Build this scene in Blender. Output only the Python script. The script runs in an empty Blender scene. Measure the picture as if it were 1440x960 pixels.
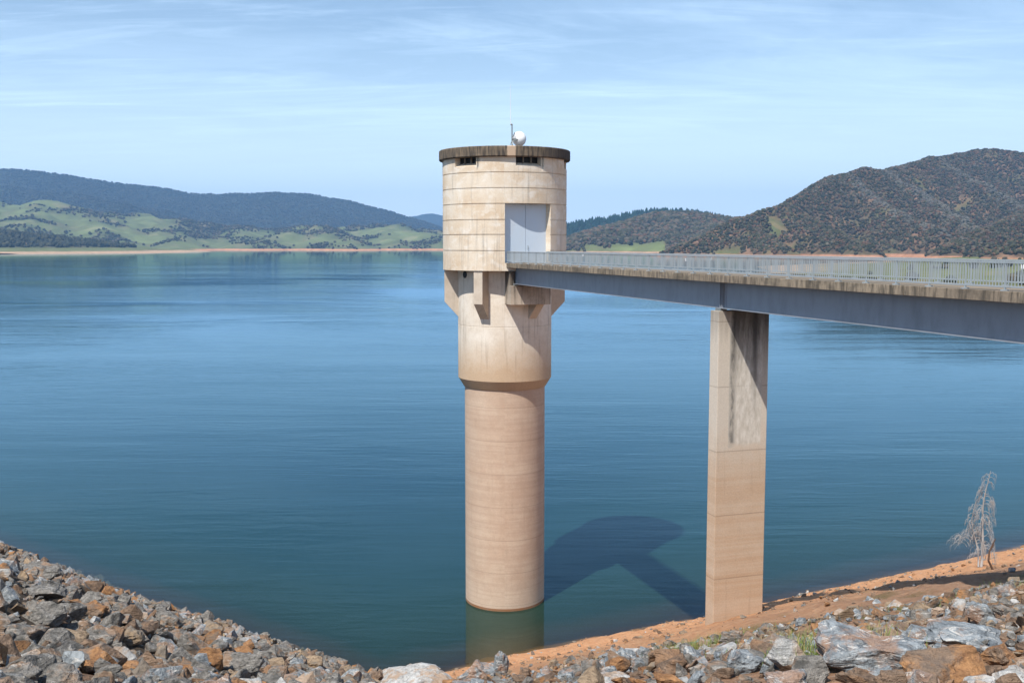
import bpy, bmesh, math, random
import numpy as np
from mathutils import Vector, Matrix, noise as mn
R_ = math.radians
random.seed(11); rng = np.random.default_rng(11)
scene = bpy.context.scene
COL = scene.collection

# ------------------------------------------------------------------ camera (survey of the place)
F = 1450.0; PIT = math.atan(136/F); HC = 28.72
cp, sp = math.cos(PIT), math.sin(PIT)
def ray(x, y):
    a, b = (x-720)/F, (y-480)/F
    return (a, cp-b*sp, -sp-b*cp)
def at(x, y, Y):                      # world point seen at photo position (x, y) at forward distance Y
    r = ray(x, y); k = Y/r[1]
    return Vector((r[0]*k, Y, HC+r[2]*k))
def proj(X, Y, Z):
    zz = Y*cp-(Z-HC)*sp; up = Y*sp+(Z-HC)*cp
    return 720+F*X/zz, 480-F*up/zz, zz
cam = bpy.data.objects.new('camera', bpy.data.cameras.new('camera')); COL.objects.link(cam)
cam.location = (0, 0, HC); cam.rotation_euler = (math.pi/2-PIT, 0, 0)
cam.data.sensor_width = 36; cam.data.lens = 36*F/1440; cam.data.clip_end = 60000; cam.data.clip_start = .2
scene.camera = cam

# ------------------------------------------------------------------ helpers
def tag(o, label=None, cat=None, group=None, kind=None):
    if label: o['label'] = label
    if cat: o['category'] = cat
    if group: o['group'] = group
    if kind: o['kind'] = kind
    return o
def empty(name, loc, rz=0):
    o = bpy.data.objects.new(name, None); COL.objects.link(o)
    o.location = loc; o.rotation_euler = (0, 0, rz); o.empty_display_size = .3
    return o
def link(name, me, parent=None):
    o = bpy.data.objects.new(name, me); COL.objects.link(o)
    if parent: o.parent = parent
    return o
class MB:
    def __init__(s): s.v = []; s.f = []
    def quadbox(s, pts):              # 8 pts: bottom 4 (ccw), top 4
        n = len(s.v); s.v += [tuple(p) for p in pts]
        s.f += [tuple(n+i for i in q) for q in ((3,2,1,0),(4,5,6,7),(0,1,5,4),(1,2,6,5),(2,3,7,6),(3,0,4,7))]
    def box(s, x0, x1, y0, y1, z0, z1):
        s.quadbox([(x0,y0,z0),(x1,y0,z0),(x1,y1,z0),(x0,y1,z0),(x0,y0,z1),(x1,y0,z1),(x1,y1,z1),(x0,y1,z1)])
    def prism(s, poly, z0, z1, bottom=True, top=True):
        n = len(s.v); m = len(poly)
        s.v += [(p[0],p[1],z0) for p in poly]+[(p[0],p[1],z1) for p in poly]
        for i in range(m):
            j = (i+1) % m; s.f.append((n+i, n+j, n+m+j, n+m+i))
        if bottom: s.f.append(tuple(n+i for i in reversed(range(m))))
        if top: s.f.append(tuple(n+m+i for i in range(m)))
    def tube(s, pts, rads, seg=6):
        n = len(s.v); pts = [Vector(p) for p in pts]; m = len(pts)
        for i, p in enumerate(pts):
            t = (pts[min(i+1,m-1)]-pts[max(i-1,0)]).normalized()
            a = t.orthogonal().normalized(); b = t.cross(a)
            r = rads[i] if hasattr(rads, '__len__') else rads
            for k in range(seg):
                w = 2*math.pi*k/seg; s.v.append(tuple(p+a*math.cos(w)*r+b*math.sin(w)*r))
        for i in range(m-1):
            for k in range(seg):
                l = (k+1) % seg; s.f.append((n+i*seg+k, n+i*seg+l, n+(i+1)*seg+l, n+(i+1)*seg+k))
        s.f.append(tuple(n+k for k in reversed(range(seg)))); s.f.append(tuple(n+(m-1)*seg+k for k in range(seg)))
    def lathe(s, prof, seg=120, cap=True):   # prof list of (r, z) from bottom to top
        n = len(s.v); m = len(prof)
        for r, z in prof:
            for k in range(seg):
                w = 2*math.pi*k/seg; s.v.append((r*math.sin(w), -r*math.cos(w), z))
        for i in range(m-1):
            for k in range(seg):
                l = (k+1) % seg; s.f.append((n+i*seg+k, n+i*seg+l, n+(i+1)*seg+l, n+(i+1)*seg+k))
        if cap:
            s.f.append(tuple(n+k for k in reversed(range(seg)))); s.f.append(tuple(n+(m-1)*seg+k for k in range(seg)))
    def build(s, name, mat, parent=None, smooth=None, bevel=0):
        me = bpy.data.meshes.new(name); me.from_pydata(s.v, [], s.f)
        bm = bmesh.new(); bm.from_mesh(me); bmesh.ops.recalc_face_normals(bm, faces=bm.faces)
        if bevel: bmesh.ops.bevel(bm, geom=[e for e in bm.edges if len(e.link_faces)==2 and e.calc_face_angle(0)>.6], offset=bevel, segments=2, affect='EDGES', profile=.6)
        bm.to_mesh(me); bm.free()
        if mat: me.materials.append(mat)
        if smooth: 
            me.shade_smooth(); me.set_sharp_from_angle(angle=R_(smooth))
        return link(name, me, parent)
def npmesh(name, V, Fc, mats, mi=None, smooth=False):
    """V (n,3), Fc (m,3|4)"""
    me = bpy.data.meshes.new(name); k = Fc.shape[1]
    me.vertices.add(len(V)); me.vertices.foreach_set('co', V.astype(np.float32).ravel())
    me.loops.add(Fc.size); me.loops.foreach_set('vertex_index', Fc.astype(np.int32).ravel())
    me.polygons.add(len(Fc)); me.polygons.foreach_set('loop_start', np.arange(0, Fc.size, k, dtype=np.int32))
    for m in mats: me.materials.append(m)
    if mi is not None: me.polygons.foreach_set('material_index', mi.astype(np.int32))
    me.polygons.foreach_set('use_smooth', np.full(len(Fc), smooth, dtype=bool))
    me.update(calc_edges=True); me.validate()
    return me
# numpy value noise
_T = np.random.default_rng(5).random((256,256))
def vn(x, y):
    xi = np.floor(x).astype(int); yi = np.floor(y).astype(int); u = x-xi; v = y-yi
    u = u*u*(3-2*u); v = v*v*(3-2*v)
    a = _T[xi&255, yi&255]; b = _T[(xi+1)&255, yi&255]; c = _T[xi&255, (yi+1)&255]; d = _T[(xi+1)&255, (yi+1)&255]
    return (a*(1-u)+b*u)*(1-v)+(c*(1-u)+d*u)*v
def fbm(x, y, oct=4, g=.5):
    s = 0; a = 1; t = 0
    for i in range(oct):
        s = s+a*vn(x*2**i+17.3*i, y*2**i+9.1*i); t += a; a *= g
    return s/t-.5

# ------------------------------------------------------------------ node material helpers
class NM:
    def __init__(s, name):
        s.m = bpy.data.materials.new(name); s.m.use_nodes = True; s.nt = s.m.node_tree; s.nt.nodes.clear()
        s.out = s.nt.nodes.new('ShaderNodeOutputMaterial')
    def n(s, t, **kw):
        x = s.nt.nodes.new(t)
        for k, v in kw.items(): setattr(x, k, v)
        return x
    def set(s, node, i, v):
        if isinstance(v, bpy.types.NodeSocket): s.nt.links.new(v, node.inputs[i])
        elif v is not None: node.inputs[i].default_value = v
    def math(s, op, a, b=None, c=None, clamp=False):
        x = s.n('ShaderNodeMath', operation=op); x.use_clamp = clamp
        s.set(x, 0, a); s.set(x, 1, b); s.set(x, 2, c); return x.outputs[0]
    def mix(s, f, a, b, blend='MIX'):
        x = s.n('ShaderNodeMix', data_type='RGBA', blend_type=blend)
        a = (*a, 1) if isinstance(a, tuple) and len(a)==3 else a; b = (*b, 1) if isinstance(b, tuple) and len(b)==3 else b
        s.set(x, 0, f); s.set(x, 6, a); s.set(x, 7, b); return x.outputs[2]
    def ramp(s, f, pts):
        x = s.n('ShaderNodeValToRGB'); e = x.color_ramp.elements
        while len(e) < len(pts): e.new(.5)
        for i, (p, c) in enumerate(pts):
            e[i].position = p; e[i].color = (*c, 1) if hasattr(c, '__len__') else (c, c, c, 1)
        s.set(x, 0, f); return x.outputs[0]
    def mr(s, v, a, b, c=0, d=1, smooth=False):
        x = s.n('ShaderNodeMapRange'); x.clamp = True
        if smooth: x.interpolation_type = 'SMOOTHSTEP'
        for i, q in enumerate((v, a, b, c, d)): s.set(x, i, q)
        return x.outputs[0]
    def geo(s): return s.n('ShaderNodeNewGeometry').outputs['Position']
    def obj(s): return s.n('ShaderNodeTexCoord').outputs['Object']
    def xyz(s, v):
        x = s.n('ShaderNodeSeparateXYZ'); s.set(x, 0, v); return x.outputs
    def comb(s, a, b, c):
        x = s.n('ShaderNodeCombineXYZ'); s.set(x, 0, a); s.set(x, 1, b); s.set(x, 2, c); return x.outputs[0]
    def scale(s, v, sc):
        x = s.n('ShaderNodeMapping'); s.set(x, 0, v); x.inputs[3].default_value = sc if hasattr(sc, '__len__') else (sc,)*3; return x.outputs[0]
    def noise(s, v, sc=1, det=4, rough=.55, dist=0):
        x = s.n('ShaderNodeTexNoise'); s.set(x, 'Vector', v); s.set(x, 'Scale', sc); s.set(x, 'Detail', det); s.set(x, 'Roughness', rough); s.set(x, 'Distortion', dist)
        return x.outputs[0]
    def vor(s, v, sc, out='Distance', feat='F1'):
        x = s.n('ShaderNodeTexVoronoi', feature=feat); s.set(x, 'Vector', v); s.set(x, 'Scale', sc); return x.outputs[out]
    def bump(s, h, st=.5, dist=.05, nrm=None):
        x = s.n('ShaderNodeBump'); s.set(x, 'Height', h); s.set(x, 'Strength', st); s.set(x, 'Distance', dist)
        if nrm: s.set(x, 'Normal', nrm)
        return x.outputs[0]
    def pbsdf(s, col, rough=.85, normal=None, metal=0, spec=.3):
        x = s.n('ShaderNodeBsdfPrincipled'); s.set(x, 'Base Color', (*col, 1) if isinstance(col, tuple) else col); s.set(x, 'Roughness', rough)
        s.set(x, 'Metallic', metal); s.set(x, 'Specular IOR Level', spec)
        if normal: s.set(x, 'Normal', normal)
        s.nt.links.new(x.outputs[0], s.out.inputs[0]); return s.m

def concrete(name, colA, colB, stain, streak_amt=.4, band=0, bandcol=None, joints=None, top_dark=None, bleach=None, polar=True, vstreak=1.0, mottle=.5, jamt=.28):
    m = NM(name); o = m.obj(); x, y, z = m.xyz(o)
    if polar:
        th = m.math('ARCTAN2', x, y); u = m.math('MULTIPLY', th, 4.8)
    else: u = m.math('ADD', x, m.math('MULTIPLY', y, .7))
    P = m.comb(u, z, 0)
    big = m.noise(m.scale(P, (.35,.5,1)), 1, 5, .6)
    blot = m.noise(m.scale(P, (1.1,1.3,1)), 1, 6, .65, .4)
    c = m.mix(m.mr(big, .35, .65), colA, colB)
    c = m.mix(m.math('MULTIPLY', m.mr(blot, .5, .68), mottle), c, stain)
    hb = m.noise(m.scale(P, (.06, 3.2, 1)), 1, 4, .7)
    if band: c = m.mix(m.math('MULTIPLY', m.mr(hb, .42, .62), band), c, bandcol)
    st = m.noise(m.scale(P, (3.2, .16, 1)), 1, 5, .65)
    c = m.mix(m.math('MULTIPLY', m.mr(st, .54, .72), streak_amt), c, tuple(k*.35 for k in stain))
    if bleach:
        z0, z1, bc, amt = bleach
        c = m.mix(m.math('MULTIPLY', m.mr(m.math('ADD', z, m.math('MULTIPLY', m.math('SUBTRACT', blot, .5), 2.5)), z0, z1), amt), c, bc)
    if top_dark:
        for z0, z1, dc, amt in top_dark:
            drip = m.math('ADD', z, m.math('MULTIPLY', m.math('SUBTRACT', st, .5), 3.0*vstreak))
            c = m.mix(m.math('MULTIPLY', m.mr(drip, z0, z1), amt), c, dc)
    fine = m.noise(o, 14, 4, .7)
    c = m.mix(.35, c, m.mix(fine, (.12,.12,.12), (.95,.95,.95)), 'OVERLAY')
    h = m.math('ADD', m.math('MULTIPLY', fine, .4), m.math('MULTIPLY', hb, .5))
    if joints:
        per, off, w = joints
        fr = m.math('FRACT', m.math('DIVIDE', m.math('SUBTRACT', z, off), per))
        j = m.math('LESS_THAN', fr, w/per)
        c = m.mix(m.math('MULTIPLY', j, jamt), c, (.09,.06,.04))
        h = m.math('SUBTRACT', h, m.math('MULTIPLY', j, jamt*1.5))
    return m, c, m.bump(h, .35, .03)

# ------------------------------------------------------------------ materials
SANDC, WARM = (.50,.385,.275), (.42,.29,.19)
m, c, b = concrete('head_concrete', (.63,.55,.45), (.53,.41,.29), (.68,.63,.56), .6, mottle=.8)
M_head = m.pbsdf(c, .9, b)
M = {}
m, c, b = concrete('drum_concrete', (.66,.60,.52), (.57,.49,.40), (.42,.34,.26), .5, bleach=(21.6, 18.9, (.42,.29,.18), .85), mottle=.35)
M['drum'] = m.pbsdf(c, .9, b)
m, c, b = concrete('shaft_concrete', (.45,.325,.24), (.50,.385,.295), (.38,.28,.205), .1, band=.5, bandcol=(.38,.27,.20), joints=(2.62, .4, .04), mottle=.35)
M['shaft'] = m.pbsdf(c, .9, b)
m, c, b = concrete('bracket_concrete', (.52,.45,.38), (.46,.39,.31), (.36,.29,.22), .35, polar=False)
M['bracket'] = m.pbsdf(c, .9, b)
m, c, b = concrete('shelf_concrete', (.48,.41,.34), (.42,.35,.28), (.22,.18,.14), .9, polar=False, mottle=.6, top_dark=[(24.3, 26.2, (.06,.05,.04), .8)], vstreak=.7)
M['shelf'] = m.pbsdf(c, .9, b)
m, c, b = concrete('cap_concrete', (.17,.13,.09), (.12,.095,.07), (.30,.22,.15), .9, mottle=.4)
o = m.obj(); x, y, z = m.xyz(o); th = m.math('ARCTAN2', x, m.math('MULTIPLY', y, -1))
w1 = m.noise(m.comb(th, z, 0), 9, 2)
thn = m.math('ADD', th, m.math('MULTIPLY', m.math('SUBTRACT', w1, .5), .02))
mask = m.math('MULTIPLY', m.math('GREATER_THAN', thn, .045), m.math('LESS_THAN', thn, .165))
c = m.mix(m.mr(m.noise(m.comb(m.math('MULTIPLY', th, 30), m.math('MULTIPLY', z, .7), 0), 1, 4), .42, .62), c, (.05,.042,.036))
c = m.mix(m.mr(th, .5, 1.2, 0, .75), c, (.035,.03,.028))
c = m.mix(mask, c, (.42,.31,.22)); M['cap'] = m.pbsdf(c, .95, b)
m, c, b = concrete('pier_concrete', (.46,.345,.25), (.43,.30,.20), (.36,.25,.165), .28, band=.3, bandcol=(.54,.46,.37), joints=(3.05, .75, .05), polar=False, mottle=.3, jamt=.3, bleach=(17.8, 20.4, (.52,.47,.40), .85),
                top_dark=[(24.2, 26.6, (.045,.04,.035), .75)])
o = m.obj(); x, y, z = m.xyz(o)
face = m.math('GREATER_THAN', x, -.94)                       # the broad faces only
wv = m.noise(m.comb(m.math('MULTIPLY', x, .6), z, 0), 2.5, 4)
zs = m.math('ADD', z, m.math('MULTIPLY', m.math('SUBTRACT', wv, .5), .5))
xs = m.math('ADD', x, m.math('MULTIPLY', m.math('SUBTRACT', wv, .5), .08))
patch = m.math('MULTIPLY', m.mr(zs, 19.25, 19.5), m.math('MULTIPLY', m.mr(xs, -.36, -.32), m.mr(xs, 1.42, 1.36)))
sv = m.noise(m.comb(m.math('MULTIPLY', x, 3.2), m.math('MULTIPLY', z, .28), 0), 1, 6, .72)
sb = m.noise(m.comb(m.math('MULTIPLY', x, 5), m.math('MULTIPLY', z, 1.6), 0), 1, 5, .7)
pc = m.mix(m.mr(sb, .38, .62), (.42,.38,.32), (.60,.56,.50))
c = m.mix(m.math('MULTIPLY', patch, .85), c, pc)
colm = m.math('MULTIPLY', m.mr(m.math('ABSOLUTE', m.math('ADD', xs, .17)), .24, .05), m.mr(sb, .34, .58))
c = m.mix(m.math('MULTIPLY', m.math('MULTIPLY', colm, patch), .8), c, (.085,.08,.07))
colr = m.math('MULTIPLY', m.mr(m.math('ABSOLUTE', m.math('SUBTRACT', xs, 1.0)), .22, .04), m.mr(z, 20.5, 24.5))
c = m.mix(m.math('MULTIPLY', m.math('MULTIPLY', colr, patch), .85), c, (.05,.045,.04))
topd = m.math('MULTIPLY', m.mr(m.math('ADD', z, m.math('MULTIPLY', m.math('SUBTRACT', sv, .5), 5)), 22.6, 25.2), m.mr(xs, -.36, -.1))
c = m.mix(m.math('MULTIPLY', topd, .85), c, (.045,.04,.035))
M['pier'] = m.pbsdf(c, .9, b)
m, c, b = concrete('slab_concrete', (.29,.235,.17), (.22,.175,.13), (.08,.07,.055), 1, polar=False, mottle=.8)
o = m.obj(); x, y, z = m.xyz(o); s_ = m.noise(m.comb(m.math('MULTIPLY', y, 5), m.math('MULTIPLY', z, .8), 0), 1, 4, .7)
c = m.mix(m.mr(s_, .45, .62, 0, .8), c, (.06,.052,.042))
M['slab'] = m.pbsdf(c, .95, b)

def paint(name, col, rough=.5, dirt=.3, metal=0, dcol=(.2,.17,.14)):
    m = NM(name); o = m.obj()
    n = m.noise(m.scale(o, (1,1,.4)), 1.5, 5, .65); n2 = m.noise(o, 9, 3)
    c = m.mix(m.math('MULTIPLY', m.mr(n, .45, .75), dirt), col, dcol)
    return m.pbsdf(c, rough, m.bump(n2, .08, .01), metal)
M['girder'] = paint('girder_paint', (.25,.275,.315), .42, .5, dcol=(.14,.15,.165))
M['rail'] = paint('galvanised_rail', (.36,.40,.42), .45, .25, .3)
M['door'] = paint('door_paint', (.48,.55,.63), .5, .25, dcol=(.5,.48,.45))
M['dark'] = paint('dark_opening', (.008,.009,.009), .6, 0)
M['mullion'] = paint('mullion_metal', (.16,.13,.10), .6, .4)
M['white'] = paint('dish_paint', (.78,.78,.78), .35, .1)
M['steel'] = paint('mast_steel', (.22,.24,.24), .5, .3, .4)
M['fibre'] = paint('whip_fibreglass', (.7,.68,.62), .5, .1)
M['rusty'] = paint('rusty_outlet', (.22,.10,.045), .8, .5)
M['deadwood'] = paint('dead_wood', (.34,.33,.325), .8, .4, dcol=(.35,.24,.17))
M['stick'] = paint('dark_stick', (.10,.055,.035), .9, .3)

# rocks
def rockmat(name, a, b_, rust, rust_amt, sc=1.0, vein=.0):
    m = NM(name); o = m.geo()
    r = m.n('ShaderNodeObjectInfo').outputs['Random']
    n1 = m.noise(o, 1.7*sc, 6, .65, .3); n2 = m.noise(o, 7*sc, 5, .7); n3 = m.noise(m.scale(o, (1,1,4)), 2.2*sc, 5, .7, 1.5)
    n5 = m.noise(o, .55*sc, 2, .5)
    c = m.mix(m.mr(n2, .38, .6), tuple(k*.8 for k in a), b_)
    c = m.mix(m.math('MULTIPLY', m.mr(n3, .5, .6), .45), c, tuple(min(.7, k*1.55) for k in b_))
    c = m.mix(m.math('MULTIPLY', m.mr(m.math('ADD', n1, m.math('MULTIPLY', m.math('SUBTRACT', n5, .5), .5)), .56-.13*rust_amt, .64-.1*rust_amt), min(1, .4+.6*rust_amt)), c, rust)
    c = m.mix(m.math('MULTIPLY', m.mr(m.noise(o, 23*sc, 4, .75), .5, .7), .35), c, tuple(k*.45 for k in a))
    if vein: c = m.mix(m.math('MULTIPLY', m.mr(m.noise(m.scale(o, (.7,1.4,2.2)), 2.5, 6, .75, 2.2), .56, .6), vein), c, (.62,.60,.56))
    h = m.math('ADD', m.math('MULTIPLY', n2, .6), m.math('ADD', m.math('MULTIPLY', n3, .8), m.math('MULTIPLY', m.noise(o, 30, 3, .7), .2)))
    return m.pbsdf(c, .88, m.bump(h, 1.0, .13), spec=.25)
RK = ['grey', 'bluegrey', 'rust', 'brown', 'pale', 'tan']
RM = {'grey': rockmat('grey_rock', (.10,.095,.085), (.215,.20,.18), (.36,.20,.10), .22, vein=.3),
      'bluegrey': rockmat('blue_grey_rock', (.14,.16,.175), (.27,.295,.31), (.40,.20,.09), .25, vein=.65),
      'rust': rockmat('rust_rock', (.22,.11,.055), (.36,.19,.085), (.17,.145,.12), .5),
      'brown': rockmat('brown_rock', (.11,.072,.05), (.21,.145,.10), (.34,.19,.10), .3),
      'pale': rockmat('pale_rock', (.33,.33,.32), (.47,.46,.44), (.38,.24,.14), .5),
      'tan': rockmat('tan_rock', (.22,.155,.10), (.34,.25,.165), (.20,.18,.155), .5)}
RLIST = [RM[k] for k in RK]

# ------------------------------------------------------------------ terrain near the dam
def planeL(X, Y): return 27.1-.579*(.6*X+.8*Y)
def planeR(X, Y): return 27.1-.445*(-.479*X+.878*Y)
def ground_h(X, Y, rough=True):
    X = np.asarray(X, float); Y = np.asarray(Y, float)
    a = planeL(X, Y); b = planeR(X, Y); k = 1.2
    t = np.clip(.5+.5*(a-b)/k, 0, 1); h = b*(1-t)+a*t+k*t*(1-t)
    h = h+.75*np.exp(-((X-1.)/5.5)**2-((Y-13)/6.5)**2)               # heaped rubble just below the crest
    h = h-1.0*np.exp(-((X+12)/6.)**2-((Y-24)/12.)**2)
    if rough:
        d = np.hypot(X, Y); amp = np.clip(d/30, .15, 1)
        h = h+amp*(1.1*fbm(X/9+40, Y/9+3, 3)+.65*fbm(X/1.9, Y/1.9, 4, .65))
    if rough:
        q = (h+.5*fbm(X/14, Y/14, 2))/.85; f = q-np.floor(q); st = .85*(np.clip((f-.62)/.3, 0, 1)-f)*.42
        h = h+st*np.clip((b-a)/3, 0, 1)*np.clip(h/1.0, 0, 1)*np.clip((13-h)/4, 0, 1)
    top = 27.1+(.1*fbm(X/3, Y/3, 2) if rough else 0)
    h = np.minimum(h, top); 
    return np.maximum(h, -12)
def axis(segs):
    out = []
    for a, b, st in segs: out += list(np.arange(a, b, st))
    out.append(segs[-1][1]); return np.array(out)
ax = axis([(-420,-120,10),(-120,-62,2),(-62,60,.45),(60,130,2),(130,600,12)])
ay = axis([(-160,-10,10),(-10,6,1.5),(6,100,.45),(100,130,1.5),(130,560,12)])
GX, GY = np.meshgrid(ax, ay); GZ = ground_h(GX, GY)
def gridfaces(nx, ny):
    i = np.arange(nx*ny).reshape(ny, nx)
    return np.stack([i[:-1,:-1].ravel(), i[:-1,1:].ravel(), i[1:,1:].ravel(), i[1:,:-1].ravel()], 1)
m = NM('bank_ground'); P = m.geo(); x, y, z = m.xyz(P)
n1 = m.noise(P, .35, 6, .6); n2 = m.noise(P, 2.2, 6, .7); n3 = m.noise(P, 9, 5, .75); n4 = m.noise(P, .12, 3)
zz = m.math('ADD', z, m.math('MULTIPLY', m.math('SUBTRACT', n1, .5), 6))
clay = m.mix(m.mr(n2, .35, .65), (.58,.27,.13), (.70,.39,.21))
clay = m.mix(m.mr(n3, .55, .7, 0, .6), clay, (.76,.55,.36))
dirt = m.mix(m.mr(n2, .3, .7), (.28,.155,.095), (.46,.28,.175))
dirt = m.mix(m.mr(n3, .52, .66, 0, .7), dirt, (.38,.29,.21))
dirt = m.mix(m.mr(n1, .56, .68, 0, .7), dirt, (.13,.12,.045))
c = m.mix(m.mr(zz, 9.5, 15), clay, dirt)
c = m.mix(m.mr(m.vor(P, 5.5), .25, .05, 0, .5), c, (.42,.36,.30))
c = m.mix(m.mr(m.noise(P, 4.5, 6, .8), .56, .66, 0, .4), c, (.30,.15,.08))
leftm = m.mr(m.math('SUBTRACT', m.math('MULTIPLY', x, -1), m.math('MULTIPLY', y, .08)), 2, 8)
c = m.mix(leftm, c, m.mix(n3, (.05,.04,.032), (.13,.10,.075)))  # left bank ground coloured dark to deepen the shade in gaps between rocks
c = m.mix(m.mr(z, .0, -2.0, 0, .5), c, (.16,.13,.07))
c = m.mix(m.math('MULTIPLY', m.mr(m.math('ADD', z, m.math('MULTIPLY', m.math('SUBTRACT', n2, .5), .3)), .35, .12), .6), c, (.20,.11,.055))
h = m.math('ADD', m.math('MULTIPLY', n2, 1), m.math('MULTIPLY', n3, .5))
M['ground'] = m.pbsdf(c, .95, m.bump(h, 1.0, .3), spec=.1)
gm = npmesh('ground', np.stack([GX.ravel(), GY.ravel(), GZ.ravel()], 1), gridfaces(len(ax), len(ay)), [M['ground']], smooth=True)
tag(link('ground', gm), 'orange clay and stony brown bank running down to the water', kind='structure')
def hit(px, py, dmin=6, dmax=140):
    r = ray(px, py); k = np.arange(dmin, dmax, .05)
    X = r[0]*k; Y = r[1]*k; Z = HC+r[2]*k
    below = np.nonzero(Z < ground_h(X, Y))[0]
    if len(below) == 0: return None
    i = below[0]; return X[i], Y[i], Z[i]

# ------------------------------------------------------------------ water
m = NM('reservoir_water'); P = m.geo(); x, y, z = m.xyz(P)
pl = m.math('SUBTRACT', 27.1, m.math('MULTIPLY', .579, m.math('ADD', m.math('MULTIPLY', x, .6), m.math('MULTIPLY', y, .8))))
pr = m.math('SUBTRACT', 27.1, m.math('MULTIPLY', .445, m.math('ADD', m.math('MULTIPLY', x, -.479), m.math('MULTIPLY', y, .878))))
dep = m.math('MULTIPLY', m.math('MAXIMUM', pl, pr), -1)
dep = m.math('MAXIMUM', m.math('ADD', dep, m.math('MULTIPLY', m.math('SUBTRACT', m.noise(P, .25, 3), .5), 1.0)), 0)
tr = m.math('POWER', 2.718, m.math('MULTIPLY', dep, -.5))
dist = m.math('SQRT', m.math('ADD', m.math('MULTIPLY', x, x), m.math('MULTIPLY', y, y)))
wind = m.mr(m.noise(m.scale(P, (.0045,.009,1)), 1, 4, .6, .6), .40, .62)         # wind-ruffled and calm patches
w1 = m.noise(m.scale(P, (.12,.60,1)), 1, 4, .55, .8)
w2 = m.noise(m.scale(P, (1.5,3.0,1)), 1, 4, .6)
w3 = m.noise(m.scale(P, (.014,.085,1)), 1, 4, .5, .4)
hh = m.math('ADD', m.math('MULTIPLY', w1, .17), m.math('ADD', m.math('MULTIPLY', w2, .012), m.math('MULTIPLY', w3, .5)))
st = m.math('MULTIPLY', m.mr(wind, 0, 1, .16, 1.0), m.mr(y, 1400, 2600, 1, .25))
far = m.mr(dist, 60, 500, .55, 1.0)
nb = m.bump(m.math('MULTIPLY', hh, m.math('MULTIPLY', st, far)), 1.0, .5)
dc = m.ramp(m.math('DIVIDE', dep, 24), [(0, (.15,.105,.06)), (.03, (.05,.055,.036)), (.10, (.014,.036,.025)), (.35, (.007,.030,.028)), (1, (.005,.028,.037))])
dif = m.n('ShaderNodeBsdfDiffuse'); m.set(dif, 0, dc)
tp = m.n('ShaderNodeBsdfTransparent'); m.set(tp, 0, (.85,.88,.72,1))
mx = m.n('ShaderNodeMixShader'); m.set(mx, 0, m.math('MULTIPLY', tr, .92)); m.set(mx, 1, dif.outputs[0]); m.set(mx, 2, tp.outputs[0])
gl = m.n('ShaderNodeBsdfGlossy'); m.set(gl, 'Roughness', .03); m.set(gl, 'Normal', nb); m.set(gl, 0, (.62,.86,1,1))
fr = m.n('ShaderNodeFresnel'); m.set(fr, 0, 1.29); m.set(fr, 'Normal', nb)
mx2 = m.n('ShaderNodeMixShader'); m.set(mx2, 0, fr.outputs[0]); m.set(mx2, 1, mx.outputs[0]); m.set(mx2, 2, gl.outputs[0])
m.nt.links.new(mx2.outputs[0], m.out.inputs[0]); M['water'] = m.m
b = MB(); wx = [-15000,-2000,-400,0,400,2000,15000]; wy = [10,60,200,900,4000,16500]
b.v = [(X, Y, 0) for Y in wy for X in wx]; nx = len(wx)
b.f = [(j*nx+i, j*nx+i+1, (j+1)*nx+i+1, (j+1)*nx+i) for j in range(len(wy)-1) for i in range(nx-1)]
tag(b.build('water', M['water']), 'calm blue green reservoir water with faint ripples', kind='structure')

# ------------------------------------------------------------------ hills
def seg_dist(X, Y, A, B):
    dx, dy = B[0]-A[0], B[1]-A[1]; L = dx*dx+dy*dy
    t = np.clip(((X-A[0])*dx+(Y-A[1])*dy)/L, 0, 1)
    return np.hypot(X-A[0]-t*dx, Y-A[1]-t*dy), t
def hillmat(name, forest, meadow, earth, sc, shore=(.50,.30,.18), shore_h=7, extra=0):
    m = NM(name); P = m.geo(); x, y, z = m.xyz(P)
    cov = m.n('ShaderNodeAttribute', attribute_name='cover').outputs['Fac']
    n1 = m.noise(P, sc, 5, .65); n2 = m.noise(P, sc*5, 4, .7)
    f = m.mix(m.mr(n2, .3, .7), forest, tuple(k*.45 for k in forest)); f = m.mix(m.mr(n1, .5, .62, 0, .6), f, earth)
    g = m.mix(m.mr(n1, .35, .62), meadow, tuple(k*.68 for k in meadow)); g = m.mix(m.mr(m.noise(P, sc*1.7, 5), .54, .66, 0, .7), g, tuple(.5*(p+q) for p, q in zip(earth, meadow)))
    c = m.mix(cov, g, f)
    zn = m.math('ADD', z, m.math('MULTIPLY', m.math('SUBTRACT', n1, .5), 5))
    c = m.mix(m.mr(zn, shore_h+2, shore_h-1), c, m.mix(m.mr(n2, .3, .7), shore, tuple(k*.6 for k in shore)))
    return m.pbsdf(c, .95, m.bump(n2, .6, 3.0/ max(sc*60, .3)), spec=.05)
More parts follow.
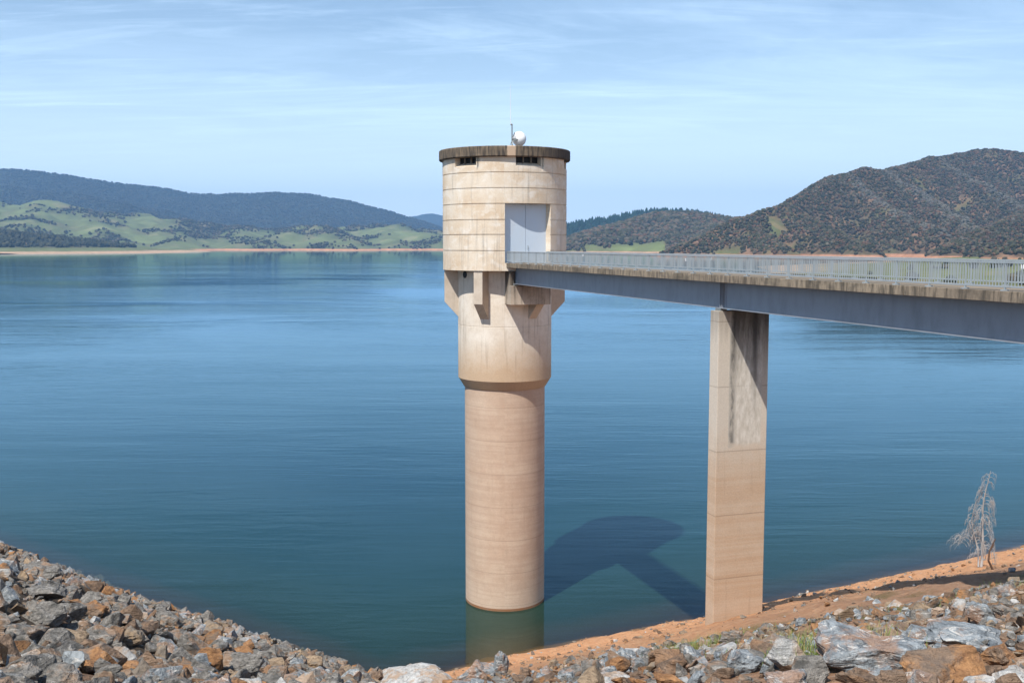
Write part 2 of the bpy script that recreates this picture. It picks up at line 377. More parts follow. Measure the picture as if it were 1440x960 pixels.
def hill(name, ridges, x0, x1, y0, y1, step, mat, rough, cover, label, clip=-6):
    xs = np.arange(x0, x1+step, step); ys = np.arange(y0, y1+step, step); X, Y = np.meshgrid(xs, ys)
    H = np.full(X.shape, -200.)
    wx = 160*fbm(X/rough[1]+3, Y/rough[1], 3)*rough[2]; wy_ = 160*fbm(X/rough[1]+31, Y/rough[1]+8, 3)*rough[2]
    for pts, slope in ridges:
        P = [at(*p) for p in pts]
        best = np.full(X.shape, -400.)
        for A, B in zip(P[:-1], P[1:]):
            d, t = seg_dist(X+wx*0, Y+wy_*0, A, B)
            d2 = d*(1+.55*rough[2]*fbm(X/rough[1]+3, Y/rough[1], 3)*2)
            zr = A.z*(1-t)+B.z*t
            d3 = np.sqrt(d2*d2+400)-20
            best = np.maximum(best, zr-slope*d3)
        # smooth max
        k = 12.; t = np.clip(.5+.5*(best-H)/k, 0, 1); H = H*(1-t)+best*t+k*t*(1-t)*.5
    H = H+rough[0]*fbm(X/rough[1]*3, Y/rough[1]*3, 4)*np.clip(H/60, 0.05, 1)
    H = np.maximum(H, clip)
    cov = np.clip(cover(X, Y, H), 0, 1)
    V = np.stack([X.ravel(), Y.ravel(), H.ravel()], 1); Fc = gridfaces(len(xs), len(ys))
    keep = (H.ravel()[Fc] > clip+.01).any(1); Fc = Fc[keep]
    me = npmesh(name, V, Fc, [mat], smooth=True)
    at_ = me.attributes.new('cover', 'FLOAT', 'POINT'); at_.data.foreach_set('value', cov.astype(np.float32).ravel())
    tag(link(name, me), label, kind='structure')
    return X, Y, H, cov, step
def sample(hl, n, mincov=.5, power=1, maxz=1e9, minz=6):
    X, Y, H, cov, step = hl; ny, nx = X.shape
    w = np.where((H > minz) & (cov > mincov), cov**power, 0)[:-1,:-1].ravel()
    # keep what the frame could see, with margin
    px = 720+F*X[:-1,:-1].ravel()/Y[:-1,:-1].ravel(); w = w*((px > -260) & (px < 1700))
    idx = rng.choice(len(w), size=n, p=w/w.sum()); j, i = np.divmod(idx, nx-1); u = rng.random(n); v = rng.random(n)
    x = X[j, i]+u*step; y = Y[j, i]+v*step
    z = (H[j,i]*(1-u)+H[j,i+1]*u)*(1-v)+(H[j+1,i]*(1-u)+H[j+1,i+1]*u)*v
    return np.stack([x, y, z], 1)

# tree crown templates for the far woods
def ico(sub):
    bm = bmesh.new(); bmesh.ops.create_icosphere(bm, subdivisions=sub, radius=1); bm.verts.ensure_lookup_table()
    V = np.array([v.co[:] for v in bm.verts]); Fc = np.array([[v.index for v in f.verts] for f in bm.faces]); bm.free(); return V, Fc
def crown(seed, sub, cone=False):
    V, Fc = ico(sub); r = random.Random(seed); out = []
    for p in V:
        q = Vector(p); n = mn.noise(q*1.7+Vector((seed*7.1, 0, 0)))*.42+mn.noise(q*4+Vector((seed*3.3, 5, 0)))*.22
        if cone: k = 1-.42*(p[2]+1); s_ = Vector((p[0]*k*.8, p[1]*k*.8, p[2]*1.25+1.0))*(1+n*.4)
        else: s_ = Vector((p[0], p[1], p[2]*.85+.75))*(1+n); 
        out.append(s_[:])
    return np.array(out), Fc
def woods(name, pts, size, mats, wts, sub, label, cone=False, seed=0, hs=1.0, lines=None):
    n = len(pts); T = [crown(seed+i, sub, cone) for i in range(6)]
    t = rng.integers(0, 6, n); sc = size*rng.uniform(.55, 1.25, n); rot = rng.uniform(0, 6.28, n); mi = rng.choice(len(mats), n, p=wts)
    if lines:
        for ln in lines:
            Q = [at(*p) for p in ln]; dm = np.full(n, 1e9)
            for A_, B_ in zip(Q[:-1], Q[1:]): dm = np.minimum(dm, seg_dist(pts[:,0], pts[:,1], A_, B_)[0])
            mi = np.where((dm < 9+26*rng.random(n)**2) & (rng.random(n) < .6), len(mats)-1, mi)  # paler crowns follow the spur lines so the ridges stand out
    VV, FF, MI = [], [], []; off = 0
    for k in range(6):
        q = np.nonzero(t == k)[0]; V, Fc = T[k]
        c_, s_ = np.cos(rot[q])[:,None], np.sin(rot[q])[:,None]
        x = (V[None,:,0]*c_-V[None,:,1]*s_)*sc[q,None]; y = (V[None,:,0]*s_+V[None,:,1]*c_)*sc[q,None]; z = V[None,:,2]*sc[q,None]*hs
        W = np.stack([x+pts[q,0,None], y+pts[q,1,None], z+pts[q,2,None]-sc[q,None]*.15], 2).reshape(-1,3)
        FF.append((Fc[None]+(np.arange(len(q))*len(V))[:,None,None]+off).reshape(-1,3)); VV.append(W); MI.append(np.repeat(mi[q], len(Fc))); off += len(W)
    me = npmesh(name, np.concatenate(VV), np.concatenate(FF), mats, np.concatenate(MI))
    return tag(link(name, me), label, kind='stuff')
def leafmat(name, a, sc=.35):
    m = NM(name); P = m.geo(); n = m.noise(P, sc, 4, .7); n2 = m.noise(P, .02, 3)
    c = m.mix(m.mr(n, .35, .65), a, tuple(k*.5 for k in a)); c = m.mix(m.mr(n2, .4, .6, 0, .35), c, tuple(k*1.5 for k in a))
    return m.pbsdf(c, .9, m.bump(n, 1, 1.5), spec=.1)
LM = [leafmat('olive_leaves', (.060,.060,.034)), leafmat('grey_leaves', (.108,.090,.062)), leafmat('brown_leaves', (.125,.075,.046)), leafmat('dark_leaves', (.034,.038,.024))]
PM = [leafmat('pine_leaves', (.018,.045,.028)), leafmat('pine_leaves_dark', (.012,.034,.022))]

def blob(X, Y, p, r):
    return np.exp(-((X-p[0])**2+(Y-p[1])**2)/r**2)
# big forested mountain on the right
MG = hillmat('mountain_ground', (.12,.085,.055), (.125,.145,.058), (.27,.16,.10), .012, shore=(.42,.22,.13))
gpts = [(930,356,2350),(985,334,2400),(1040,311,2500),(1100,288,2650),(1150,262,2800),(1175,246,2900),(1215,236,3000),(1245,241,3100),(1280,229,3250),(1330,218,3400),(1375,213,3500),(1400,211,3500),(1440,217,3500),(1520,226,3500),(1700,205,3600)]
spurs = [([(1190,246,2960),(1250,292,2660),(1325,327,2350)], .62), ([(1245,242,3100),(1300,274,2900),(1353,308,2600),(1385,332,2300)], .62), ([(1315,224,3380),(1375,256,3100),(1430,284,2850),(1500,318,2500)], .6),
         ([(1110,286,2680),(1150,318,2450),(1215,346,2150)], .6), ([(1520,228,3500),(1460,290,2700),(1395,320,2250),(1330,350,1950)], .5), ([(1700,225,3300),(1620,290,2400),(1500,322,1900),(1420,346,1700)], .45),
         ([(1040,312,2500),(1070,335,2330),(1110,352,2150)], .5)]
def covG(X, Y, H):
    c = np.ones(X.shape)*1.0
    for (px, py, d, r) in [(1098,318,2430,58),(1085,306,2520,45),(1150,345,2150,48),(1118,343,2180,60),(1018,346,2330,60),(1135,290,2600,28),(1185,343,2080,45)]:
        p = at(px, py, d); c = c-1.2*np.exp(-((X-p.x)**2/(.5*r)**2+(Y-p.y)**2/(r*.7)**2))
    return c+1.9*fbm(X/55, Y/55, 5, .6)
G = hill('mountain', [(gpts, .80)]+[(p_, s_*1.5) for p_, s_ in spurs], 250, 2500, 1550, 4300, 13, MG, (26, 260, .25), covG, 'steep forested mountain with grassy clearings at its foot on the right')
woods('forest', sample(G, 90000, .42), 3.9, LM+[leafmat('pale_grey_crowns', (.125,.118,.098))], [.40,.22,.18,.19,.01], 1, 'grey green gum forest covering the mountain on the right', seed=10, lines=[p_ for p_, s_ in spurs[:3]])
# mid hill with meadow foot, behind the railing
MF = hillmat('mid_hill_ground', (.085,.085,.055), (.19,.23,.085), (.20,.14,.09), .01, shore=(.45,.28,.18))
def covF(X, Y, H):
    c = .2+H/75.+1.6*fbm(X/160, Y/160, 4)
    return np.where(X/Y*F+720 > 935, c+.7, c)
Fh = hill('middle_hill', [([(760,352,3300),(803,342,3400),(838,330,3500),(867,321,3600),(900,309,3750),(931,300,3850),(972,301,3850),(1005,306,3750),(1043,309,3600),(1110,322,3500)], .30),
                      ([(940,302,3850),(950,325,3500),(930,348,3150)], .32), ([(1010,308,3700),(1005,330,3300),(990,350,2950)], .32)],
          50, 1150, 2800, 4700, 14, MF, (16, 260, .2), covF, 'rounded brown green hill with pale meadows behind the bridge railing')
woods('hillside_trees', sample(Fh, 13000, .5), 8, LM, [.4,.3,.12,.18], 1, 'olive trees scattered and clumped over the rounded hill behind the railing', seed=20)
# pine ridge behind it
ME = hillmat('pine_ridge_ground', (.03,.05,.035), (.05,.08,.04), (.06,.06,.04), .01)
Eh = hill('pine_ridge', [([(690,332,5200),(760,325,5300),(800,318,5300),(850,309,5300),(890,302,5300),(925,297,5300),(965,299,5300),(1010,306,5400),(1060,318,5500)], .28)], -200, 1500, 4300, 6300, 22, ME, (16, 350, .2),
          lambda X, Y, H: np.ones(X.shape), 'blue green pine covered ridge right of the tower')
woods('pine_forest', sample(Eh, 9000, .5), 11, PM, [.6,.4], 1, 'dark pine plantation on the ridge right of the tower', cone=True, seed=30)
# long far range on the left
MA = hillmat('far_range_ground', (.040,.050,.036), (.06,.075,.045), (.05,.05,.04), .006)
Ah = hill('far_range', [([(-300,228,9000),(-80,238,9000),(0,238,9100),(50,240,9100),(100,246,9200),(180,260,9400),(235,266,9500),(285,273,9600),(340,272,9600),(385,269,9600),(440,275,9700),(490,283,9700),(540,297,9800),(575,306,9900),(610,318,10000),(680,330,10000)], .34),
                        ([(0,262,8200),(100,272,8000),(170,288,7700),(235,306,7300)], .3), ([(285,275,9600),(300,300,8800),(330,315,8200)], .35), ([(440,277,9700),(450,300,8900),(470,318,8400)], .33), ([(100,248,9200),(150,280,8600),(240,300,8000)], .33)],
          -7500, 600, 6000, 12500, 45, MA, (60, 1100, .25), lambda X, Y, H: np.ones(X.shape), 'long blue hazy wooded range across the left horizon')
woods('far_range_trees', sample(Ah, 50000, .5), 7.5, [LM[0], LM[3]], [.5,.5], 0 or 1, 'dense dark woods on the far blue range', seed=40)
MB2 = hillmat('distant_peak_ground', (.045,.055,.045), (.05,.06,.04), (.05,.05,.04), .004)
hill('distant_peak', [([(520,330,15000),(560,311,15000),(585,303,15000),(605,300,15000),(630,304,15000),(670,312,15000),(740,330,15000)], .25)], -3600, 800, 12600, 16400, 70, MB2, (50, 900, .2),
     lambda X, Y, H: np.ones(X.shape), 'pale blue peak far off just left of the tower')
# green grazing hills on the left
MC = hillmat('pasture_ground', (.050,.062,.034), (.17,.20,.085), (.26,.21,.13), .006, shore=(.58,.28,.15), shore_h=7)
def covC(X, Y, H): return .40+2.5*fbm(X/210+5, Y/210, 5, .62)+np.clip((Y-6300)/900, 0, .5)*1.2
cr = [([(-300,270,6400),(-60,276,6300),(0,284,6100),(40,288,6000),(75,284,5900),(110,292,5900),(150,299,6000),(205,302,6200),(260,311,6300),(330,318,6400),(400,322,6500),(455,318,6500),(500,320,6600),(560,317,6600),(600,324,6600),(680,328,6600),(760,335,6600)], .27),
      ([(75,284,5900),(50,305,5300),(20,326,4850)], .27), ([(110,292,5900),(130,312,5400),(150,333,4950)], .27), ([(205,302,6200),(225,320,5600),(250,337,5150)], .27), ([(330,318,6400),(340,330,5800),(345,340,5400)], .24),
      ([(440,317,6000),(400,330,5600),(370,341,5300)], .26), ([(440,317,6000),(470,330,5500),(500,342,5200)], .26), ([(560,318,6300),(540,330,5900),(560,341,5500)], .26), ([(500,318,6500),(590,326,6000),(640,341,5500)], .26), ([(0,284,6100),(-60,310,5200),(-90,330,4700)], .27)]
Ch = hill('pasture_hills', cr, -5200, 400, 4300, 7400, 22, MC, (55, 330, .4), covC, 'green grazing hills dotted with trees across the water on the left')
woods('pasture_trees', sample(Ch, 24000, .45, 2), 6.5, [LM[0], LM[3], LM[1]], [.4,.4,.2], 1, 'dark trees scattered and clumped over the green grazing hills', seed=50)
# low wooded point far left
MD = hillmat('wooded_point_ground', (.045,.05,.032), (.15,.17,.07), (.2,.15,.1), .015, shore=(.50,.34,.22), shore_h=6)
Dh = hill('wooded_point', [([(-260,312,3900),(-60,322,3900),(0,326,3950),(40,332,4000),(75,340,4050),(130,346,4100),(260,350,4200)], .13), ([(-200,336,3500),(0,344,3650),(80,349,3800)], .05)], -3300, -900, 3150, 4700, 18, MD, (7, 200, .2),
          lambda X, Y, H: np.clip((H-14)/10, 0, 1), 'low wooded point with bare orange shore at the far left')
woods('point_trees', sample(Dh, 3800, .5), 9, [LM[3], LM[0]], [.6,.4], 1, 'dark trees on the low point at the far left', seed=60)
# low bare spit behind the railing at right
MS = hillmat('spit_ground', (.10,.11,.05), (.16,.18,.075), (.34,.22,.14), .03, shore=(.44,.32,.22), shore_h=2.2)
Sh = hill('bare_spit', [([(1150,373,1500),(1230,373,1300),(1330,374,1120),(1480,372,950),(1700,368,800)], .035), ([(1255,386,860),(1340,388,800),(1440,393,700),(1700,400,560)], .045), ([(1330,374,1120),(1400,368,1300),(1500,362,1500)], .05), ([(1230,373,1300),(1300,367,1600),(1420,360,1800)], .04)], 250, 1500, 480, 1950, 9, MS, (4, 120, .2),
          lambda X, Y, H: .1+1.5*fbm(X/60, Y/60, 3), 'low bare spit of tan earth and grass behind the railing', clip=-3)
woods('spit_trees', sample(Sh, 120, .3, minz=5), 3.5, [LM[1], LM[0]], [.5,.5], 1, 'small trees dotted over the bare spit behind the railing', seed=70)

# ------------------------------------------------------------------ intake tower
TY = 82.0; TX = at(709.7, 344, TY).x
def zt(py, Y=TY): return at(709.7, py, Y).z
def rt(hp, z): return hp/F*(TY*cp-(z-HC)*sp)*.998
T = empty('intake_tower', (TX, TY, 0))
tag(T, 'round concrete intake tower standing in the reservoir at the end of the bridge', 'tower')
zc1, zc0 = zt(213.4), zt(227.6); Rc = rt(91.6, zc0)+.04
zh0 = zt(378.8); Rh = rt(86.6, zh0); zd0 = zt(528.7); Rd = rt(65.3, zd0); zs1 = zt(541); Rs = rt(56.2, zs1)
th0 = R_(17.8); D = Vector((.306,-.952,0)).normalized(); N = Vector((.952,.306,0)).normalized()
ZG, ZS0, ZS1, ZR = HC-2.93, HC-1.70, HC-1.37, HC-.50
# roof slab with lip
b = MB(); b.lathe([(Rh-.5, zc0+.02), (Rc-.06, zc0), (Rc, zc0+.07), (Rc, zc1-.06), (Rc-.06, zc1), (Rc-.5, zc1), (Rc-.55, zc1-.12), (.1, zc1-.05)], 180, False)
b.build('roof_slab', M['cap'], T, smooth=30)
# head wall: polar wall with window and door openings and grooves between the lifts
doorth = (.6, 46.0); wins = [(22.4+60*k, 12.2) for k in (-2,-1,0,1,2)]
ths = set(np.round(np.arange(-180, 180, 3.0), 3)); ths |= {doorth[0], doorth[1]}
for c_, w_ in wins: ths |= {round(c_-w_, 3), round(c_+w_, 3)}
ths = sorted(((t+180) % 360)-180 for t in ths); ths = sorted(set(np.round(ths, 3)))
jz = [zt(y) for y in (248, 268.8, 289.6, 310.8, 330.6, 352)]
zw0, zw1 = zt(239.5), zt(225); zdoor = zt(290, TY-4.3)
zdoor = jz[2]-.0
edges = [zh0]
for z_ in sorted(jz): edges += [z_-.035, z_+.035]
edges += [ZS1, zw0, zw1, zc0+.03]; edges = sorted(edges)
def inr(t, a, w):
    d_ = (t-a+180) % 360-180; return abs(d_) < w
def solid(t, z):
    if zw0 < z < zw1 and any(inr(t, c_, w_) for c_, w_ in wins): return False
    if ZS1 < z < zdoor+.035 and doorth[0] < t < doorth[1]: return False
    return True
def rowR(z): return Rh-.05 if any(abs(z-q) < .03 for q in jz) else Rh
Ri = Rh-.62
b = MB(); cache = {}
def pv(t, r, z):
    k = (round(t, 3), round(r, 3), round(z, 4))
    if k not in cache:
        cache[k] = len(b.v); a = R_(t); b.v.append((r*math.sin(a), -r*math.cos(a), z))
    return cache[k]
nt_ = len(ths)
for j in range(len(edges)-1):
    z0, z1 = edges[j], edges[j+1]; zm = (z0+z1)/2; r = rowR(zm)
    for i in range(nt_):
        t0 = ths[i]; t1 = ths[(i+1) % nt_]; tm = (t0+((t1-t0) % 360)/2)
        if not solid(tm, zm): continue
        b.f.append((pv(t0,r,z0), pv(t1,r,z0), pv(t1,r,z1), pv(t0,r,z1)))
        b.f.append((pv(t0,Ri,z0), pv(t0,Ri,z1), pv(t1,Ri,z1), pv(t1,Ri,z0)))
        for tt, s_ in ((t0, -1), (t1, 1)):
            if not solid(tm+s_*((t1-t0) % 360) if True else 0, zm): b.f.append((pv(tt,r,z0), pv(tt,r,z1), pv(tt,Ri,z1), pv(tt,Ri,z0)))
        for jj, zz_ in ((j-1, z0), (j+1, z1)):
            if jj < 0 or jj >= len(edges)-1: b.f.append((pv(t0,r,zz_), pv(t1,r,zz_), pv(t1,Ri,zz_), pv(t0,Ri,zz_))); continue
            zq = (edges[jj]+edges[jj+1])/2
            if not solid(tm, zq): b.f.append((pv(t0,r,zz_), pv(t1,r,zz_), pv(t1,Ri,zz_), pv(t0,Ri,zz_)))
            elif rowR(zq) < r: b.f.append((pv(t0,r,zz_), pv(t1,r,zz_), pv(t1,rowR(zq),zz_), pv(t0,rowR(zq),zz_)))
hw = b.build('head_wall', M_head, T, smooth=20)
# underside of the head
b = MB(); b.lathe([(Rd-.3, zh0+.01), (Rh-.02, zh0+.012), (Rh-.02, zh0+.3), (Rd-.3, zh0+.3)], 120, False); b.build('head_floor', M['bracket'], T)
# windows
for c_, w_ in wins:
    a0, a1 = R_(c_-w_), R_(c_+w_); r = Ri+.12
    b = MB(); n_ = 8
    pts = [(r*math.sin(a0+(a1-a0)*i/n_), -r*math.cos(a0+(a1-a0)*i/n_)) for i in range(n_+1)]
    poly = pts+[(p[0]*.985, p[1]*.985) for p in reversed(pts)]
    b.prism(poly, zw0+.12, zw1-.001); wob = b.build('window', M['dark'], T)
    for k in (1/3., 2/3.):
        a = a0+(a1-a0)*k; e = Vector((math.sin(a), -math.cos(a), 0)); q = Vector((math.cos(a), math.sin(a), 0)); b = MB()
        p0 = e*(r+.02); b.quadbox([p0-q*.05+Vector((0,0,zw0+.15)), p0+q*.05+Vector((0,0,zw0+.15)), p0+e*.12+q*.05+Vector((0,0,zw0+.15)), p0+e*.12-q*.05+Vector((0,0,zw0+.15)),
                                    p0-q*.05+Vector((0,0,zw1-.01)), p0+q*.05+Vector((0,0,zw1-.01)), p0+e*.12+q*.05+Vector((0,0,zw1-.01)), p0+e*.12-q*.05+Vector((0,0,zw1-.01))])
        b.build('mullion', M['mullion'], wob)
    b = MB(); rr = [(Rh-.03, zw0+.005), (Ri+.02, zw0+.30), (Ri+.02, zw0+.002)]
    for i in range(n_+1):
        a = a0+.004+(a1-a0-.008)*i/n_
        for r2, z2 in rr: b.v.append((r2*math.sin(a), -r2*math.cos(a), z2))
    for i in range(n_):
        for k in range(3): l = (k+1) % 3; b.f.append((i*3+k, i*3+l, i*3+3+l, i*3+3+k))
    b.build('window_sill', M_head, T)
# door: two flat leaves set back in the opening
mid = R_(sum(doorth)/2); E = Vector((math.sin(mid), -math.cos(mid), 0)); Q = Vector((math.cos(mid), math.sin(mid), 0)); hwid = Ri*math.sin(R_(22.7))
dd = Ri*math.cos(R_(22.7))+.12
for s_ in (-1, 1):
    b = MB(); u0, u1 = (.012, hwid+.06) if s_ > 0 else (-hwid-.06, -.012)
    f_ = lambda u, d_, z_: E*d_+Q*u+Vector((0,0,z_))
    b.quadbox([f_(u0,dd,ZS1+.02), f_(u1,dd,ZS1+.02), f_(u1,dd-.08,ZS1+.02), f_(u0,dd-.08,ZS1+.02), f_(u0,dd,zdoor+.2), f_(u1,dd,zdoor+.2), f_(u1,dd-.08,zdoor+.2), f_(u0,dd-.08,zdoor+.2)])
    dl = b.build('door', M['door'], T)
    if s_ > 0:
        b = MB(); b.tube([f_(.18,dd+.002,ZS1+1.0), f_(.18,dd+.07,ZS1+1.02), f_(.18,dd+.07,ZS1+1.28), f_(.18,dd+.002,ZS1+1.3)], .018, 6); b.build('handle', M['steel'], dl)
b = MB(); f_ = lambda u, d_, z_: E*d_+Q*u+Vector((0,0,z_)); b.quadbox([f_(-hwid-.1,dd-.09,ZS1-.0), f_(hwid+.1,dd-.09,ZS1), f_(hwid+.1,dd-.5,ZS1), f_(-hwid-.1,dd-.5,ZS1), f_(-hwid-.1,dd-.09,zdoor+.25), f_(hwid+.1,dd-.09,zdoor+.25), f_(hwid+.1,dd-.5,zdoor+.25), f_(-hwid-.1,dd-.5,zdoor+.25)])
b.build('door_backing', M['dark'], T)
# drum and shaft
b = MB(); zj = zt(455); b.lathe([(Rs+.02, zs1-.02), (Rs+.08, zs1), (Rd, zd0), (Rd, zj-.03), (Rd-.03, zj), (Rd, zj+.03), (Rd, zh0+.02)], 160, False); b.build('drum', M['drum'], T, smooth=25)
b = MB(); b.lathe([(Rs*1.0, -11.5), (Rs, zs1+.3)], 160, False); b.build('shaft', M['shaft'], T, smooth=25)
b = MB(); b.lathe([(Rs+.004, -.05), (Rs+.006, .16), (Rs+.002, .2)], 160, False); b.build('waterline_stain', M['rusty'], T, smooth=25)
# brackets under the head
zb, zb2 = zt(423.5), zt(444.5); ro = Rh-.1
def bracket(deg):
    a = R_(deg); e = Vector((math.sin(a), -math.cos(a), 0)); q = Vector((math.cos(a), math.sin(a), 0)); b = MB()
    pr_ = [(Rd-.15, zh0-.002), (ro, zh0-.002), (ro, zb), (Rd-.15, zb2-.15)]
    for s_ in (-.37, .37):
        for r, z in pr_: b.v.append(tuple(e*r+q*s_+Vector((0,0,z))))
    b.f = [(0,1,2,3), (7,6,5,4)]+[(i, 4+i, 4+(i+1) % 4, (i+1) % 4) for i in range(4)]
    b.build('bracket', M['bracket'], T, bevel=.03)
for k in range(6): bracket(-24.5+60*k)
# bridge seat shelf
def loc(s, o, z): return D*s+N*o+Vector((0,0,z))
b = MB(); OC = .38; zsh = ZG-.12; s0, s1 = 2.6, Rh+.12
b.quadbox([loc(s0,OC-1.47,zb-.02), loc(s1,OC-1.47,zb-.02), loc(s1,OC+1.7,zb-.02), loc(s0,OC+1.7,zb-.02), loc(s0,OC-1.47,zsh), loc(s1,OC-1.47,zsh), loc(s1,OC+1.7,zsh), loc(s0,OC+1.7,zsh)])
b.build('bridge_seat', M['shelf'], T, bevel=.04)
for o0 in (OC-1.47, OC+1.35):
    b = MB(); b.quadbox([loc(2.6,o0+.004,zsh), loc(s1-.3,o0+.004,zsh), loc(s1-.3,o0+.35,zsh), loc(2.6,o0+.35,zsh), loc(2.6,o0+.004,zh0-.02), loc(s1-.12,o0+.004,zh0-.02), loc(s1-.12,o0+.35,zh0-.02), loc(2.6,o0+.35,zh0-.02)])
    b.build('seat_cheek', M['shelf'], T, bevel=.02)
# small ledge and outlet pipe
b = MB(); b.quadbox([(Rd*math.sin(R_(56))+dx, -Rd*math.cos(R_(56))+dy, zt(414)+dz) for dz in (0, .35) for dx, dy in ((-.5,-.35),(.6,-.2),(.6,.6),(-.5,.5))]); b.build('ledge', M['bracket'], T, bevel=.03)
a = R_(-55.5); e = Vector((math.sin(a), -math.cos(a), 0)); zo = zt(385)
b = MB(); b.tube([e*(Rd-.1)+Vector((0,0,zo)), e*(Rd+.03)+Vector((0,0,zo))], .27, 20); ou = b.build('outlet', M['dark'], T)
b = MB(); q = Vector((math.cos(a), math.sin(a), 0)); pp = e*(Rd+.012)
b.v = [tuple(pp+q*u+Vector((0,0,zo+z_))) for u, z_ in ((-.16,-.3),(.16,-.3),(.22,-.9),(.1,-1.35),(-.02,-1.5),(-.12,-1.2),(-.2,-.8))]; b.f = [tuple(range(7))]
# antenna
pa = Vector((TX, TY, 0))+Vector((at(720,205,TY-1.5).x-TX, -2.2, zc1-.05))
A = empty('dish_antenna', pa); tag(A, 'white round dish antenna on a short steel mast on the tower roof', 'antenna')
b = MB(); b.tube([(0,0,-.1), (0,0,1.95)], .05, 10); b.tube([(-.12,0,1.9), (.02,0,1.9)], .07, 8); b.tube([(0,0,.7), (-.32,-.1,-.05)], .025, 6); b.tube([(0,0,.7), (.15,-.35,-.05)], .025, 6); b.build('mast', M['steel'], A, smooth=40)
b = MB(); prof = [(.02,-.30), (.2,-.27), (.38,-.18), (.5,-.04), (.555,.1), (.56,.26), (.54,.28), (.50,.38), (.3,.46), (.02,.48)]
b.lathe(prof, 40, True); dsh = b.build('dish', M['white'], A, smooth=50)
dsh.location = (.47, .35, .85); dsh.rotation_euler = (R_(-82), 0, R_(-28))
b = MB(); b.tube([(0,0,.8), (.2,.06,.8), (.36,.16,.83)], .07, 8); b.tube([(0,0,.85), (.12,-.02,1.1), (.2,-.02,1.3)], .03, 6); b.box(.1,.34,-.02,.14,.68,.86); b.build('dish_bracket', M['steel'], A); b = MB(); b.tube([(0,0,.62),(.45,.05,.8)], .03, 6); b.build('brace', M['steel'], A)
b = MB(); b.tube([(-.1,0,1.9), (-.11,0,3.3), (-.12,0,4.9)], [.022,.015,.008], 6); b.build('whip_aerial', M['fibre'], A)

# ------------------------------------------------------------------ bridge
SL = 71.5                                   # length from the tower
BR = empty('access_bridge', (TX, TY, 0), math.atan2(D.y, D.x)+math.pi/2)   # local -Y runs along the bridge towards the bank
tag(BR, 'long steel girder footbridge with concrete deck and grey railings', 'bridge')
# in local space: x = offset across (+ away from the camera side), -y = along
sA = 4.55
b = MB(); n_ = 18
for i in range(n_):
    y1 = -(sA+(SL-sA)*i/n_)-(.012 if i else 0); y0 = -(sA+(SL-sA)*(i+1)/n_)
    dz = 0
    b.box(OC-1.71, OC+1.71, y0, y1, ZS0, ZS1)
b.build('deck_slab', M['slab'], BR, bevel=.015)
for o_, side in ((OC-1.01, -1), (OC+1.01, 1)):
    g = MB(); g.box(o_-.012, o_+.012, -SL, -(s1-.75), ZG+.03, ZS0-.03)
    g.box(o_-.17, o_+.17, -SL, -(s1-.75), ZG, ZG+.03); g.box(o_-.15, o_+.15, -SL, -(s1-.75), ZS0-.03, ZS0-.002)
    go = g.build('girder', M['girder'], BR)
    if True:
        for s_ in np.arange(s1-.7, SL, 4.6):
            k = MB(); k.box(o_+side*.0125 if side > 0 else o_-.13, o_+.13 if side > 0 else o_-.0125, -s_-.012, -s_, ZG+.031, ZS0-.031)
            if abs(s_-s1+.7) < .1 or side > 0: k.build('stiffener', M['girder'], go)
# cross frames
for s_ in np.arange(8, SL, 6.0):
    k = MB(); k.box(OC-.99, OC+.99, -s_-.05, -s_+.05, ZG+.5, ZG+.62); k.build('cross_beam', M['girder'], BR)
# pier position: where the girder joint is in the photograph
def scr(s, o, z): p = Vector((TX, TY, 0))+loc(s, o, z); return proj(*p)
ss = np.arange(20, 45, .01); sP = min(ss, key=lambda s: abs(scr(s, OC-1.31, ZG-.1)[0]-1011.5))
# joint / double stiffener over the pier
for o_ in (OC-1.01,):
    k = MB(); k.box(o_-.15, o_-.013, -sP-.0+.05, -sP+.08, ZG+.031, ZS0-.031); k.box(o_-.15, o_-.013, -sP+.22, -sP+.25, ZG+.031, ZS0-.031); k.box(o_-.03, o_-.0125, -sP-.15, -sP+.45, ZG+.06, ZS0-.06)
    k.build('splice_plate', M['girder'], BR)
for o_ in (OC-1.01, OC+1.01):
    k = MB(); k.box(o_-.17, o_+.17, -sP+.12, -sP+.6, ZG-.12, ZG-.001); k.build('bearing', M['steel'], BR)
    k = MB(); k.box(o_-.17, o_+.17, -s1+.1, -s1+.6, zsh+.001, ZG-.001); k.build('bearing', M['steel'], BR)
# pier
PT = ZG-.12; hw_ = 1.33; pth = .78; y0 = -sP; y1 = -sP+pth      # y0 is the face towards the bank
zrec = None
for z_ in np.arange(5, 26, .02):
    if abs(scr(sP, OC, z_)[1]-628) < .8: zrec = z_; break
pg = Vector((TX, TY, 0))+loc(sP, OC, 0); zgnd = float(ground_h(pg.x, pg.y))
b = MB(); xl, xr = OC-hw_, OC+hw_; rl, rr_ = xl+.62, xr-.55; rd = .13
b.prism([(xl,y0),(xr,y0),(xr,y1),(xl,y1)], zgnd-3, PT)
po = b.build('pier', M['pier'], BR, bevel=.03)
